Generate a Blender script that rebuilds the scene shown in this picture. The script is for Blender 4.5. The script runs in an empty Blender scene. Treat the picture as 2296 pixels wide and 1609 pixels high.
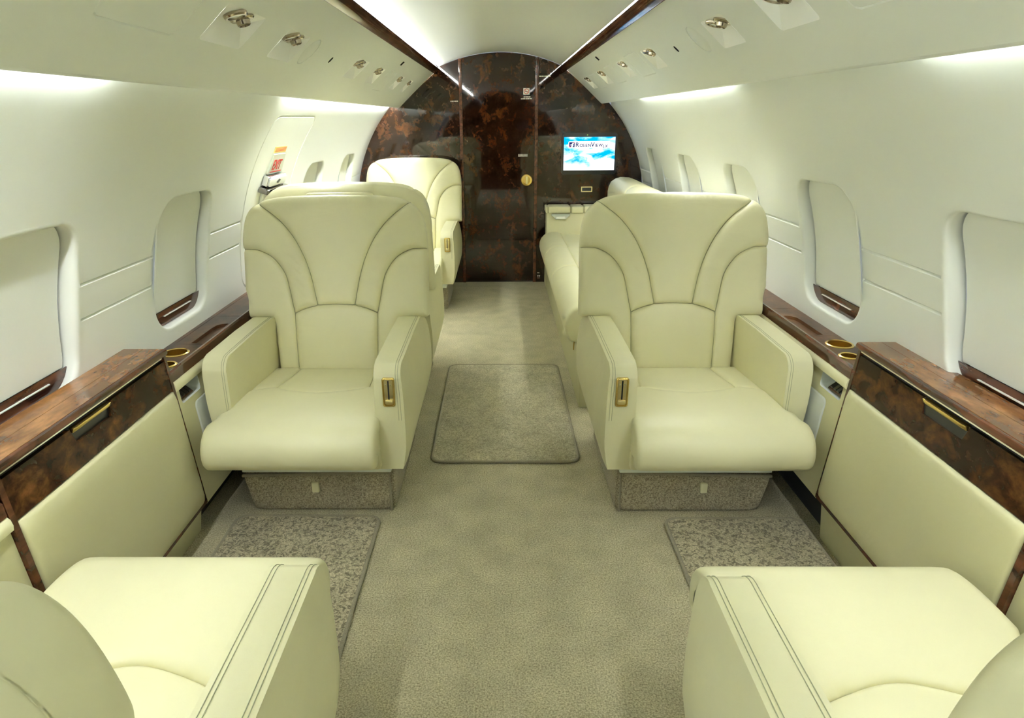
import bpy, bmesh, math, random
import numpy as np
from mathutils import Vector, Matrix
from mathutils.geometry import delaunay_2d_cdt
random.seed(7)
C = bpy.context.scene.collection
scn = bpy.context.scene

# ------------------------------------------------------------------ camera
cam_d = bpy.data.cameras.new('camera'); cam = bpy.data.objects.new('camera', cam_d); C.objects.link(cam)
cr = Vector((0.99981549, 0.01649932, -0.009837)); cu = Vector((0.00358166, 0.3429955, 0.93933022))
cf = Vector((-0.01887236, 0.93919213, -0.34287312))
cam.matrix_world = Matrix(((cr.x, cu.x, -cf.x, 0), (cr.y, cu.y, -cf.y, 0), (cr.z, cu.z, -cf.z, 1.37), (0, 0, 0, 1)))
cam_d.sensor_width = 36.0; cam_d.lens = 36.0*1480/2296; cam_d.shift_x = (1148-1095)/2296.0
cam_d.clip_start = 0.02; cam_d.clip_end = 60
scn.camera = cam
# ------------------------------------------------------------------ world / exposure
w = bpy.data.worlds.new('world'); scn.world = w; w.use_nodes = True
w.node_tree.nodes['Background'].inputs[0].default_value = (0.75, 0.85, 1, 1)
w.node_tree.nodes['Background'].inputs[1].default_value = 0.3
scn.view_settings.view_transform = 'Standard'; scn.view_settings.look = 'None'
scn.view_settings.gamma = 1.0; scn.view_settings.use_curve_mapping = False
scn.view_settings.exposure = 0.52
scn.cycles.diffuse_bounces = 8; scn.cycles.max_bounces = 12; scn.cycles.caustics_reflective = False
scn.cycles.caustics_refractive = False; scn.cycles.sample_clamp_indirect = 20.0
CEIL_L, CEIL_R, WASH, DAY_FILL = 320.0, 150.0, 125.0, 22.0      # cove lamp strengths, watts of the stand-in daylight lamp
# added area lamp standing in for daylight at an unseen left wall opening
dl_ = bpy.data.lights.new('added_daylight_lamp', 'AREA'); dl_.shape = 'RECTANGLE'; dl_.size = 0.84; dl_.size_y = 1.30
dl_.energy = DAY_FILL; dl_.color = (0.80, 0.92, 1.0)
dlo = bpy.data.objects.new('added_daylight_lamp', dl_); C.objects.link(dlo)
dlo.location = (-1.26, -1.30, 0.72); dlo.rotation_euler = (math.radians(90), 0, math.radians(-90))
LAMP_COL = (0.97, 1.0, 0.98)

# ------------------------------------------------------------------ materials
def mat(name, col, rough=0.5, metal=0.0, coat=0.0, spec=0.5, bump=None, emis=None, emis_s=0.0, sheen=0.0):
    m = bpy.data.materials.new(name); m.use_nodes = True
    nt = m.node_tree; b = nt.nodes['Principled BSDF']
    b.inputs['Base Color'].default_value = (*col, 1); b.inputs['Roughness'].default_value = rough
    b.inputs['Metallic'].default_value = metal; b.inputs['Coat Weight'].default_value = coat
    b.inputs['Coat Roughness'].default_value = 0.03; b.inputs['Specular IOR Level'].default_value = spec
    b.inputs['Sheen Weight'].default_value = sheen
    if emis: b.inputs['Emission Color'].default_value = (*emis, 1); b.inputs['Emission Strength'].default_value = emis_s
    if bump:
        for (sc, st, dist) in bump:
            add_bump(nt, b, sc, st, dist)
    return m
def add_bump(nt, b, scale, strength, dist, src=None):
    tc = nt.nodes.new('ShaderNodeTexCoord'); bp = nt.nodes.new('ShaderNodeBump')
    bp.inputs['Strength'].default_value = strength; bp.inputs['Distance'].default_value = dist
    if src is None:
        n = nt.nodes.new('ShaderNodeTexNoise'); n.inputs['Scale'].default_value = scale; n.inputs['Detail'].default_value = 3
        nt.links.new(tc.outputs['Object'], n.inputs['Vector']); src = n.outputs['Fac']
    nt.links.new(src, bp.inputs['Height'])
    if b.inputs['Normal'].is_linked: nt.links.new(b.inputs['Normal'].links[0].from_socket, bp.inputs['Normal'])
    nt.links.new(bp.outputs['Normal'], b.inputs['Normal'])
def ramp(nt, fac, stops):
    r = nt.nodes.new('ShaderNodeValToRGB'); e = r.color_ramp.elements
    while len(e) < len(stops): e.new(0.5)
    for el, (p, c) in zip(e, stops): el.position = p; el.color = (*c, 1)
    nt.links.new(fac, r.inputs['Fac']); return r.outputs['Color']
def tex(nt, kind, scale, detail=3, dist=0.0, rough=0.5, stretch=None):
    tc = nt.nodes.new('ShaderNodeTexCoord'); n = nt.nodes.new('ShaderNodeTex'+kind)
    n.inputs['Scale'].default_value = scale
    if kind == 'Noise':
        n.inputs['Detail'].default_value = detail; n.inputs['Distortion'].default_value = dist; n.inputs['Roughness'].default_value = rough
    v = tc.outputs['Object']
    if stretch:
        mp = nt.nodes.new('ShaderNodeMapping'); mp.inputs['Scale'].default_value = stretch
        nt.links.new(v, mp.inputs['Vector']); v = mp.outputs['Vector']
    nt.links.new(v, n.inputs['Vector']); return n
def mixc(nt, fac, a, b, mode='MIX'):
    m = nt.nodes.new('ShaderNodeMix'); m.data_type = 'RGBA'; m.blend_type = mode
    if isinstance(fac, float): m.inputs[0].default_value = fac
    else: nt.links.new(fac, m.inputs[0])
    for s, v in ((6, a), (7, b)):
        if isinstance(v, tuple): m.inputs[s].default_value = (*v, 1)
        else: nt.links.new(v, m.inputs[s])
    return m.outputs[2]
def burl(name, dark, mid, hot, scale, rough=0.12, stretch=(1, 1, 1), spots=0.5, coat=0.3, spec=0.4):
    m = mat(name, dark, rough, coat=coat, spec=spec); nt = m.node_tree; b = nt.nodes['Principled BSDF']
    n1 = tex(nt, 'Noise', scale, 5, 0.5, 0.6, stretch); n2 = tex(nt, 'Noise', scale*4, 5, 0.4, 0.65, stretch); n3 = tex(nt, 'Noise', scale*0.35, 2, 0.3, 0.5)
    c1 = ramp(nt, n1.outputs['Fac'], [(0.30, dark), (0.50, mid), (0.72, hot)])
    c2 = ramp(nt, n2.outputs['Fac'], [(0.28, (1-spots,)*3), (0.70, (1, 1, 1))])
    c3 = ramp(nt, n3.outputs['Fac'], [(0.38, (0.55,)*3), (0.62, (1.15,)*3)])
    c = mixc(nt, 1.0, mixc(nt, 1.0, c1, c2, 'MULTIPLY'), c3, 'MULTIPLY')
    nt.links.new(c, b.inputs['Base Color']); return m
def carpet(name, lo, hi, spot=None, scale=210):
    m = mat(name, hi, 1.0, spec=0.1, sheen=0.15); nt = m.node_tree; b = nt.nodes['Principled BSDF']
    n = tex(nt, 'Noise', scale, 4, 0.0, 0.7); n2 = tex(nt, 'Noise', 9, 3)
    c = ramp(nt, n.outputs['Fac'], [(0.34, lo), (0.62, hi)])
    c2 = ramp(nt, n2.outputs['Fac'], [(0.3, (0.84, 0.84, 0.84)), (0.7, (1.06, 1.06, 1.06))])
    c = mixc(nt, 1.0, c, c2, 'MULTIPLY')
    if spot:
        n3 = tex(nt, 'Noise', spot[0], 2, 0.9); n4 = tex(nt, 'Noise', 5, 2)
        s = ramp(nt, n3.outputs['Fac'], [(0.52, (1, 1, 1)), (0.57, (spot[1], spot[1], spot[1]))])
        c = mixc(nt, 1.0, c, s, 'MULTIPLY')
        add_bump(nt, b, 0, 0.5, 0.006, n3.outputs['Fac'])
    nt.links.new(c, b.inputs['Base Color'])
    add_bump(nt, b, 0, 0.8, 0.004, n.outputs['Fac']); return m
def leather(name, col, rough=0.42):
    m = mat(name, col, rough, spec=0.45); nt = m.node_tree; b = nt.nodes['Principled BSDF']
    n = tex(nt, 'Noise', 5, 3); c = ramp(nt, n.outputs['Fac'], [(0.3, tuple(0.95*x for x in col)), (0.7, col)])
    nt.links.new(c, b.inputs['Base Color'])
    add_bump(nt, b, 420, 0.10, 0.0006)
    wr = tex(nt, 'Noise', 7, 3, 0.6, 0.5, (1, 1, 2.2)); add_bump(nt, b, 0, 0.22, 0.010, wr.outputs['Fac'])
    return m
M = {}
M['wall'] = mat('wall_vinyl', (0.79, 0.81, 0.765), 0.5, spec=0.3, bump=[(300, 0.05, 0.0005)])
M['vault'] = mat('ceiling_vinyl', (0.78, 0.81, 0.78), 0.32, spec=0.5)
M['bin'] = mat('bin_vinyl', (0.78, 0.81, 0.78), 0.42, spec=0.4)
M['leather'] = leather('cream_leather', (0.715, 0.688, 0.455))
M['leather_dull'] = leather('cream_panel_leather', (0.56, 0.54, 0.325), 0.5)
M['stitch'] = mat('stitch_thread', (0.36, 0.37, 0.24), 0.8)
M['seam'] = mat('seam_shadow_cord', (0.36, 0.36, 0.22), 0.7)  # dark colour puts the shade of the seam creases on thin cords
M['burl'] = burl('burl_veneer', (0.008, 0.004, 0.002), (0.040, 0.015, 0.0065), (0.12, 0.044, 0.013), 15.0, 0.035, (1, 1, 0.85), 0.7, 0.15, 0.55)
M['burl_table'] = burl('burl_table_veneer', (0.17, 0.068, 0.022), (0.28, 0.12, 0.038), (0.42, 0.195, 0.064), 12.0, 0.12, (1.5, 0.55, 1), 0.45, 0.2)
M['burl_front'] = burl('burl_fascia_veneer', (0.016, 0.006, 0.003), (0.048, 0.018, 0.007), (0.16, 0.062, 0.019), 14.0, 0.20, (1, 0.8, 1.2), 0.5, 0.0, 0.2)
M['burl_ledge'] = burl('burl_ledge_veneer', (0.040, 0.016, 0.008), (0.11, 0.046, 0.019), (0.22, 0.10, 0.04), 12.0, 0.3, (1.2, 0.6, 1), 0.4, 0.0)
M['wood'] = mat('mahogany_edge', (0.075, 0.026, 0.013), 0.14, coat=0.3)
nt = M['wood'].node_tree; n = tex(nt, 'Noise', 18, 4, 0.5, 0.5, (2.0, 0.5, 2.0))
nt.links.new(ramp(nt, n.outputs['Fac'], [(0.35, (0.035, 0.012, 0.006)), (0.65, (0.12, 0.042, 0.02))]), nt.nodes['Principled BSDF'].inputs['Base Color'])
M['brass'] = mat('brass', (0.78, 0.58, 0.20), 0.24, 1.0)
M['brass_pale'] = mat('brass_plate', (0.85, 0.74, 0.42), 0.3, 1.0)
M['nickel'] = mat('nickel', (0.42, 0.36, 0.27), 0.18, 1.0)
M['chrome'] = mat('chrome', (0.85, 0.85, 0.88), 0.08, 1.0)
M['dark_chrome'] = mat('dark_chrome', (0.30, 0.28, 0.27), 0.10, 1.0)
M['white_metal'] = mat('painted_metal', (0.75, 0.79, 0.74), 0.35)
M['grey_plastic'] = mat('grey_plastic', (0.55, 0.58, 0.55), 0.4)
M['black'] = mat('black_plastic', (0.012, 0.012, 0.014), 0.3)
M['dark_gap'] = mat('gap_shade_dark', (0.02, 0.02, 0.018), 0.9)  # near-black colour holds the shade of gaps and recesses
M['white'] = mat('white_plastic', (0.93, 0.94, 0.93), 0.4)
M['red'] = mat('red_print', (0.55, 0.03, 0.02), 0.5)
M['yellow'] = mat('yellow_card', (0.85, 0.62, 0.20), 0.5)
M['silver_plate'] = mat('silver_sign_plate', (0.62, 0.66, 0.58), 0.35, 0.3)
M['glass'] = mat('lamp_lens', (0.75, 0.8, 0.72), 0.12)
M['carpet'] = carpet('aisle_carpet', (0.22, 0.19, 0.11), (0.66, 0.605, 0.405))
M['mat_aisle'] = carpet('aisle_mat_carpet', (0.215, 0.185, 0.115), (0.63, 0.58, 0.395), (38, 0.88))
M['mat_spot'] = carpet('foot_mat_carpet', (0.23, 0.20, 0.12), (0.66, 0.59, 0.40), (72, 0.48))
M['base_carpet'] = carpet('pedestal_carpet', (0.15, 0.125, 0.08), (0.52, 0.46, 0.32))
M['piping'] = carpet('carpet_piping', (0.24, 0.215, 0.145), (0.42, 0.38, 0.27), None, 500)
def emit(name, col, s):
    m = bpy.data.materials.new(name); m.use_nodes = True; nt = m.node_tree; nt.nodes.clear()
    e = nt.nodes.new('ShaderNodeEmission'); o = nt.nodes.new('ShaderNodeOutputMaterial')
    e.inputs[0].default_value = (*col, 1); e.inputs[1].default_value = s; nt.links.new(e.outputs[0], o.inputs[0]); return m
M['lamp_l'] = emit('ceiling_cove_tube_bright', LAMP_COL, CEIL_L)
M['lamp_r'] = emit('ceiling_cove_tube_soft', LAMP_COL, CEIL_R)
M['lamp_w'] = emit('wall_wash_tube', (0.97, 1.0, 1.0), WASH); M['lamp_w2'] = emit('wall_wash_tube_aft', (0.97, 1.0, 1.0), WASH*0.66)
M['led'] = emit('green_led', (0.5, 1, 0.2), 3)

# ------------------------------------------------------------------ mesh helpers
def mesh(name, v, f, m, parent=None, smooth=True, angle=40, keep=False):
    me = bpy.data.meshes.new(name); me.from_pydata([tuple(p) for p in v], [], [tuple(q) for q in f]); me.update()
    if smooth:
        me.polygons.foreach_set('use_smooth', [True]*len(me.polygons)); me.set_sharp_from_angle(angle=math.radians(angle))
    o = bpy.data.objects.new(name, me); C.objects.link(o)
    if m is not None: me.materials.append(M[m] if isinstance(m, str) else m)
    if parent is not None:
        o.parent = parent
        if not keep: o.matrix_parent_inverse = parent.matrix_basis.inverted()
    return o
def from_bm(name, bm, m, parent=None, smooth=True, angle=40, keep=False):
    bmesh.ops.recalc_face_normals(bm, faces=bm.faces)
    v = [p.co[:] for p in bm.verts]; bm.verts.index_update(); f = [[q.index for q in fc.verts] for fc in bm.faces]; bm.free()
    return mesh(name, v, f, m, parent, smooth, angle, keep)
def thing(name, label, cat, loc=(0, 0, 0), group=None):
    o = bpy.data.objects.new(name, None); C.objects.link(o); o.location = loc; o.empty_display_size = 0.1
    o.matrix_basis = Matrix.Translation(loc)
    return tag(o, label, cat, group)
def tag(o, label, cat, group=None):
    o['label'] = label; o['category'] = cat
    if group: o['group'] = group
    return o
def struct(o, label=None):
    o['kind'] = 'structure'
    if label: o['label'] = label
    return o
def bm_box(bm, lo, hi, r=0.0, seg=2):
    ret = bmesh.ops.create_cube(bm, size=1.0); vs = ret['verts']
    for p in vs: p.co = Vector([lo[i]+(hi[i]-lo[i])*(p.co[i]+0.5) for i in range(3)])
    if r > 0:
        es = list({e for p in vs for e in p.link_edges})
        bmesh.ops.bevel(bm, geom=es, offset=r, segments=seg, affect='EDGES', profile=0.5)
def box(name, lo, hi, m, parent=None, r=0.0, seg=2, keep=False, fn=None):
    bm = bmesh.new(); bm_box(bm, lo, hi, r, seg)
    if fn:
        for p in bm.verts: p.co = Vector(fn(*p.co))
    return from_bm(name, bm, m, parent, True, 35, keep)
def prism_bm(bm, pts, a, b, fn, r=0.0, seg=3):
    """pts 2D outline; extruded from a to b; fn(p,q,t)->xyz; rims bevelled by r"""
    v0 = [bm.verts.new((p[0], p[1], a)) for p in pts]; v1 = [bm.verts.new((p[0], p[1], b)) for p in pts]
    n = len(pts); f0 = bm.faces.new(v0[::-1]); f1 = bm.faces.new(v1)
    for i in range(n): bm.faces.new((v0[i], v0[(i+1) % n], v1[(i+1) % n], v1[i]))
    if r > 0:
        es = list(f0.edges)+list(f1.edges)
        bmesh.ops.bevel(bm, geom=es, offset=r, segments=seg, affect='EDGES', profile=0.5)
    for p in bm.verts: p.co = Vector(fn(*p.co))
def prism(name, pts, a, b, fn, m, parent=None, r=0.0, seg=3, keep=False, angle=40):
    bm = bmesh.new(); prism_bm(bm, pts, a, b, fn, r, seg); return from_bm(name, bm, m, parent, True, angle, keep)
def tube_vf(path, r, closed=False, seg=8, base=0):
    P = [Vector(p) for p in path]; n = len(P); vs = []; fs = []
    ref = None
    for i in range(n):
        a = P[i-1] if (i > 0 or closed) else P[i]; b = P[(i+1) % n] if (i < n-1 or closed) else P[i]
        t = (b-a).normalized()
        if ref is None: ref = t.orthogonal().normalized()
        ref = (ref-t*ref.dot(t)).normalized(); q = t.cross(ref)
        for k in range(seg):
            ang = 2*math.pi*k/seg; vs.append(P[i]+ref*(r*math.cos(ang))+q*(r*math.sin(ang)))
    for i in range(n if closed else n-1):
        for k in range(seg):
            j = (i+1) % n; k2 = (k+1) % seg
            fs.append((base+i*seg+k, base+j*seg+k, base+j*seg+k2, base+i*seg+k2))
    if not closed:
        fs.append(tuple(base+k for k in range(seg))[::-1]); fs.append(tuple(base+(n-1)*seg+k for k in range(seg)))
    return vs, fs
def tubes(name, paths, r, m, parent=None, closed=False, seg=6, keep=False):
    V, F = [], []
    for p in paths:
        v, f = tube_vf(p, r, closed, seg, len(V)); V += v; F += f
    return mesh(name, V, F, m, parent, True, 60, keep)
def lathe(name, prof, center, ax, m, parent=None, seg=24, keep=False, angle=35, cap0=True):
    """prof list of (r, h) along axis ax (Vector)"""
    ax = Vector(ax).normalized(); e1 = ax.orthogonal().normalized(); e2 = ax.cross(e1); c = Vector(center); V, F = [], []
    for r, h in prof:
        for k in range(seg):
            t = 2*math.pi*k/seg; V.append(c+ax*h+e1*(r*math.cos(t))+e2*(r*math.sin(t)))
    for i in range(len(prof)-1):
        for k in range(seg):
            k2 = (k+1) % seg; F.append((i*seg+k, i*seg+k2, (i+1)*seg+k2, (i+1)*seg+k))
    if cap0: F.append(tuple(range(seg))[::-1])
    F.append(tuple((len(prof)-1)*seg+k for k in range(seg)))
    return mesh(name, V, F, m, parent, True, angle, keep)
def dens(pts, d, closed=True):
    out = []; n = len(pts)
    for i in range(n if closed else n-1):
        a = np.array(pts[i], float); b = np.array(pts[(i+1) % n], float); k = max(1, int(math.ceil(np.linalg.norm(b-a)/d)))
        for j in range(k): out.append(tuple(a+(b-a)*j/k))
    if not closed: out.append(tuple(pts[-1]))
    return out
def smooth_line(pts, k=6):
    """Catmull-Rom through pts (open)"""
    P = [np.array(p, float) for p in pts]; P = [2*P[0]-P[1]]+P+[2*P[-1]-P[-2]]; out = []
    for i in range(1, len(P)-2):
        for j in range(k):
            t = j/k; a, b, c, d = P[i-1], P[i], P[i+1], P[i+2]
            out.append(tuple(0.5*((2*b)+(c-a)*t+(2*a-5*b+4*c-d)*t*t+(-a+3*b-3*c+d)*t**3)))
    out.append(tuple(P[-2])); return out
def rrect(u0, u1, v0, v1, r, k=6):
    out = []
    for cx, cy, a0 in ((u1-r, v1-r, 0), (u0+r, v1-r, 90), (u0+r, v0+r, 180), (u1-r, v0+r, 270)):
        for i in range(k+1):
            a = math.radians(a0+90*i/k); out.append((cx+r*math.cos(a), cy+r*math.sin(a)))
    return out
def segdist(P, A, B):
    """distance from N points to M segments -> N"""
    P = P[:, None, :]; d = B-A; L = (d**2).sum(1)+1e-12
    t = np.clip(((P-A)*d).sum(2)/L, 0, 1)[..., None]; q = A+d*t
    return np.sqrt(((P-q)**2).sum(2))
def inside(P, poly):
    x, y = P[:, 0], P[:, 1]; c = np.zeros(len(P), bool); a = np.array(poly); b = np.roll(a, -1, 0)
    for (x0, y0), (x1, y1) in zip(a, b):
        if y0 == y1: continue
        k = ((y0 > y) != (y1 > y)) & (x < (x1-x0)*(y-y0)/(y1-y0)+x0); c ^= k
    return c
def pillow(name, outline, mapf, m, parent, H=0.03, r=0.03, res=0.02, outer=None, ro=0.05, Do=0.03, skirt=0.06, keep=True, bumpf=None):
    """padded panel: outline in (u,v), inflated to H, mapped by mapf(u,v,h)"""
    ol = np.array(dens(outline, res*0.7)); A = ol; B = np.roll(ol, -1, 0)
    area = 0.5*np.sum(A[:, 0]*B[:, 1]-B[:, 0]*A[:, 1])
    if area < 0: ol = ol[::-1]; A = ol; B = np.roll(ol, -1, 0)
    T = B-np.roll(ol, 1, 0); T /= np.linalg.norm(T, axis=1)[:, None]+1e-9; N = np.stack([-T[:, 1], T[:, 0]], 1)
    pts = [ol]; 
    for f in (0.07, 0.22, 0.45, 0.75):
        q = ol+N*(r*f); dmin = segdist(q, A, B).min(1); q = q[(dmin > 0.93*r*f) & inside(q, ol)]; pts.append(q[::1 if f < 0.5 else 2])
    lo, hi = ol.min(0), ol.max(0)
    gx, gy = np.meshgrid(np.arange(lo[0], hi[0], res), np.arange(lo[1], hi[1], res)); g = np.stack([gx.ravel(), gy.ravel()], 1)
    g = g[inside(g, ol)]
    if len(g): g = g[segdist(g, A, B).min(1) > r*0.95]
    pts.append(g); P = np.concatenate(pts); n = len(ol)
    vo, eo, fo, *_ = delaunay_2d_cdt([Vector(p) for p in P], [(i, (i+1) % n) for i in range(n)], [], 0, 1e-6)
    V = np.array([p[:] for p in vo]); F = np.array([f for f in fo if len(f) == 3]); F = F[inside(V[F].mean(1), ol)]
    D = segdist(V, A, B)
    if outer is not None:
        oa = np.array(outer); mid = (A+B)/2; isout = segdist(mid, oa, np.roll(oa, -1, 0)).min(1) < 0.002
    else: isout = np.zeros(n, bool)
    fn = lambda d, rr: np.sqrt(np.clip(1-(1-np.clip(d/rr, 0, 1))**2, 0, 1))
    h = np.full(len(V), float(H))
    if (~isout).any(): h = H*fn(D[:, ~isout].min(1), r)
    if isout.any(): h = h-Do*(1-fn(D[:, isout].min(1), ro))
    if bumpf is not None: h = h+np.array([bumpf(a, b) for a, b in V])*np.clip(D.min(1)/r, 0, 1)
    bm = bmesh.new(); bv = [bm.verts.new((V[i][0], V[i][1], h[i])) for i in range(len(V))]
    for f in F:
        try: bm.faces.new([bv[i] for i in f])
        except ValueError: pass
    loose = [p for p in bm.verts if not p.link_faces]
    for p in loose: bm.verts.remove(p)
    be = [e for e in bm.edges if len(e.link_faces) == 1]
    ret = bmesh.ops.extrude_edge_only(bm, edges=be)
    for p in [q for q in ret['geom'] if isinstance(q, bmesh.types.BMVert)]: p.co.z = -skirt
    for p in bm.verts: p.co = Vector(mapf(*p.co))
    return from_bm(name, bm, m, parent, True, 75, keep)
def shell(name, outer, holes, grooves, mapf, du, dv, m, parent=None, gd=0.004, gw=0.004, keep=False, hres=0.03):
    """surface in (u,v) with holes and grooves, mapped by mapf(u,v,d)"""
    pts, edges, depth = [], [], []
    def loop(L, closed, d=0.0):
        b = len(pts); n = len(L)
        for p in L: pts.append(p); depth.append(d)
        for i in range(n if closed else n-1): edges.append((b+i, b+(i+1) % n))
    oo = dens(outer, min(du, dv)); loop(oo, True)
    hh = [dens(h, hres) for h in holes]
    for h in hh: loop(h, True)
    for g, closed in grooves:
        G = np.array(dens(g, 0.06, closed)); n = len(G)
        T = np.roll(G, -1, 0)-np.roll(G, 1, 0)
        if not closed: T[0] = G[1]-G[0]; T[-1] = G[-1]-G[-2]
        T /= np.linalg.norm(T, axis=1)[:, None]; N = np.stack([-T[:, 1], T[:, 0]], 1)
        loop([tuple(p) for p in G], closed, gd); loop([tuple(p) for p in G+N*gw], closed); loop([tuple(p) for p in G-N*gw], closed)
    cons = np.array(pts); ua = np.arange(min(p[0] for p in outer)+du/2, max(p[0] for p in outer), du)
    va = np.arange(min(p[1] for p in outer)+dv/2, max(p[1] for p in outer), dv)
    gx, gy = np.meshgrid(ua, va); g = np.stack([gx.ravel(), gy.ravel()], 1)
    A = np.array([pts[a] for a, b in edges]); B = np.array([pts[b] for a, b in edges])
    if len(g): g = g[segdist(g, A, B).min(1) > min(du, dv)*0.35]
    P = pts+[tuple(p) for p in g]; depth += [0.0]*len(g)
    vo, eo, fo, ov, *_ = delaunay_2d_cdt([Vector(p) for p in P], edges, [], 0, 1e-6)
    V = np.array([p[:] for p in vo]); F = np.array([f for f in fo if len(f) == 3]); c = V[F].mean(1); k = inside(c, oo)
    for h in hh: k &= ~inside(c, h)
    F = F[k]; dd = [max([depth[i] for i in o] or [0]) for o in ov]
    bm = bmesh.new(); bv = [bm.verts.new(mapf(V[i][0], V[i][1], dd[i])) for i in range(len(V))]
    for f in F: bm.faces.new([bv[i] for i in f])
    for p in [q for q in bm.verts if not q.link_faces]: bm.verts.remove(p)
    return from_bm(name, bm, m, parent, True, 24, keep)
def loft(name, loops, m, parent=None, keep=False, cap=False, angle=50):
    V = [p for L in loops for p in L]; n = len(loops[0]); F = []
    for i in range(len(loops)-1):
        for k in range(n): F.append((i*n+k, i*n+(k+1) % n, (i+1)*n+(k+1) % n, (i+1)*n+k))
    if cap: F.append(tuple((len(loops)-1)*n+k for k in range(n)))
    return mesh(name, V, F, m, parent, True, angle, keep)
def text(name, s, size, m, parent, loc, right, up, shear=0.0, xs=1.0, bold=0.0, keep=False):
    cu_ = bpy.data.curves.new(name, 'FONT'); cu_.body = s; cu_.size = size; cu_.shear = shear; cu_.extrude = 0.0004; cu_.offset = bold
    cu_.align_x = 'LEFT'; o = bpy.data.objects.new(name, cu_); C.objects.link(o)
    dg = bpy.context.evaluated_depsgraph_get(); me = bpy.data.meshes.new_from_object(o.evaluated_get(dg))
    bpy.data.objects.remove(o); R_, U_ = Vector(right), Vector(up); N_ = R_.cross(U_)
    for v in me.vertices: v.co = Vector(loc)+R_*(v.co.x*xs)+U_*v.co.y+N_*v.co.z
    me.materials.clear(); me.materials.append(M[m]); ob = bpy.data.objects.new(name, me); C.objects.link(ob)
    if parent is not None:
        ob.parent = parent
        if not keep: ob.matrix_parent_inverse = parent.matrix_basis.inverted()
    return ob

# ------------------------------------------------------------------ cabin shell
R0, ZC, YB, YR = 1.213, 0.645, 5.745, -2.3
VTOP = R0*math.asin((1.470-ZC)/R0)
def wallmap(s):
    def f(u, v, d):
        if v > VTOP: a = VTOP/R0; return (s*(R0+d)*math.cos(a), u, ZC+(R0+d)*math.sin(a)+(v-VTOP)*0.9)
        if v >= 0: a = v/R0; return (s*(R0+d)*math.cos(a), u, ZC+(R0+d)*math.sin(a))
        return (s*(R0+d-0.05*(v/ZC)**2), u, ZC+v)
    return f
def zv(z): return R0*math.asin((z-ZC)/R0) if z > ZC else z-ZC
DZ = {-1: -0.012, 1: 0.012}
floor = struct(box('floor', (-1.25, YR, -0.03), (1.25, YB+0.02, 0.0), 'carpet'), 'beige cut pile carpet along the aisle')

WIN = {-1: [(0.45, 0.87), (1.335, 1.755), (2.215, 2.635), (3.97, 4.39), (4.91, 5.33)],
       1: [(0.41, 0.83), (1.29, 1.71), (2.17, 2.59), (3.045, 3.465), (3.96, 4.38), (4.89, 5.31)]}
wn = 0
for s, side in ((-1, 'left'), (1, 'right')):
    mp = wallmap(s); v0, v1 = zv(0.672+DZ[s]), zv(1.132+DZ[s]); holes = [rrect(a-0.012, b+0.012, v0-0.012, v1+0.012, 0.095) for a, b in WIN[s]]
    if s < 0: holes.append(rrect(-1.74, -0.86, zv(0.04), zv(1.40), 0.10))  # opening added for the stand-in daylight lamp, out of view
    gr = []; ends = [YR+0.02 if s > 0 else -0.80]+[q for a, b in WIN[s] for q in (a-0.02, b+0.02)]+[YB-0.01]
    hatch = rrect(3.02, 3.685, zv(0.62), zv(1.385), 0.06) if s < 0 else None
    for zz in (0.95, 0.848):
        for i in range(0, len(ends), 2):
            a, b = ends[i], ends[i+1]
            if s < 0 and a < 3.02 < b: 
                gr.append(([(a, zv(zz+DZ[s]*0.8)), (3.0, zv(zz+DZ[s]*0.8))], False)); gr.append(([(3.705, zv(zz+DZ[s]*0.8)), (b, zv(zz+DZ[s]*0.8))], False))
            else: gr.append(([(a, zv(zz+DZ[s]*0.8)), (b, zv(zz+DZ[s]*0.8))], False))
    if hatch: gr.append((hatch, True))
    wl = struct(shell('wall_'+side, [(YR, -ZC), (YB, -ZC), (YB, VTOP+0.14), (YR, VTOP+0.14)], holes, gr, mp, 0.16, 0.055, 'wall', gd=0.008, gw=0.0055), 'curved cream cabin sidewall on the '+side)
    for (a, b) in WIN[s]:
        wn += 1; L = []
        for ins, d in ((-0.019, -0.0003), (-0.011, -0.0008), (-0.005, 0.0010), (-0.001, 0.006), (0.0, 0.014), (0.001, 0.025), (0.001, 0.050)):
            L.append([mp(u, v, d) for u, v in dens(rrect(a+ins, b-ins, v0+ins, v1-ins, 0.095-ins), 0.03)] if False else [mp(u, v, d) for u, v in rrect(a+ins, b-ins, v0+ins, v1-ins, 0.095-ins, 10)])
        wo = struct(loft('window_%d' % wn, L, 'wall'), 'cabin window with its cream shade pulled down')
        vs = v0+0.052
        ul, ur = a+0.012, b-0.012
        top = [(u, v) for u, v in rrect(ul, ur, v0+0.004, v1-0.004, 0.088, 14) if v > vs]
        shade = shell('shade', top, [], [], lambda u, v, d: mp(u, v, 0.036), 0.08, 0.05, 'wall', wo)
        # pull bar below the shade
        hb = [(u, v) for u, v in rrect(a+0.004, b-0.004, v0+0.003, v1, 0.09, 10) if v < vs+0.004]
        hb = sorted(hb, key=lambda p: p[0]); pl = [(hb[0][0], vs+0.004)]+hb+[(hb[-1][0], vs+0.004)]
        hp = shell('shade_pull', pl, [], [], lambda u, v, d: mp(u, v, 0.028), 0.03, 0.02, 'wood', wo)
        box('pull_strip', (0, 0, 0), (1, 1, 1), 'white_metal', hp, 0, fn=lambda x, y, z: mp(a+0.10+(b-a-0.2)*y, v0+0.034+0.0025*z, 0.023+0.006*x))  # white colour stands in for light reflected by chrome edging
        shell('window_pane', rrect(a-0.005, b+0.005, v0-0.005, v1+0.005, 0.09), [], [], lambda u, v, d: mp(u, v, 0.049), 0.1, 0.05, 'dark_gap', wo)

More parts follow.
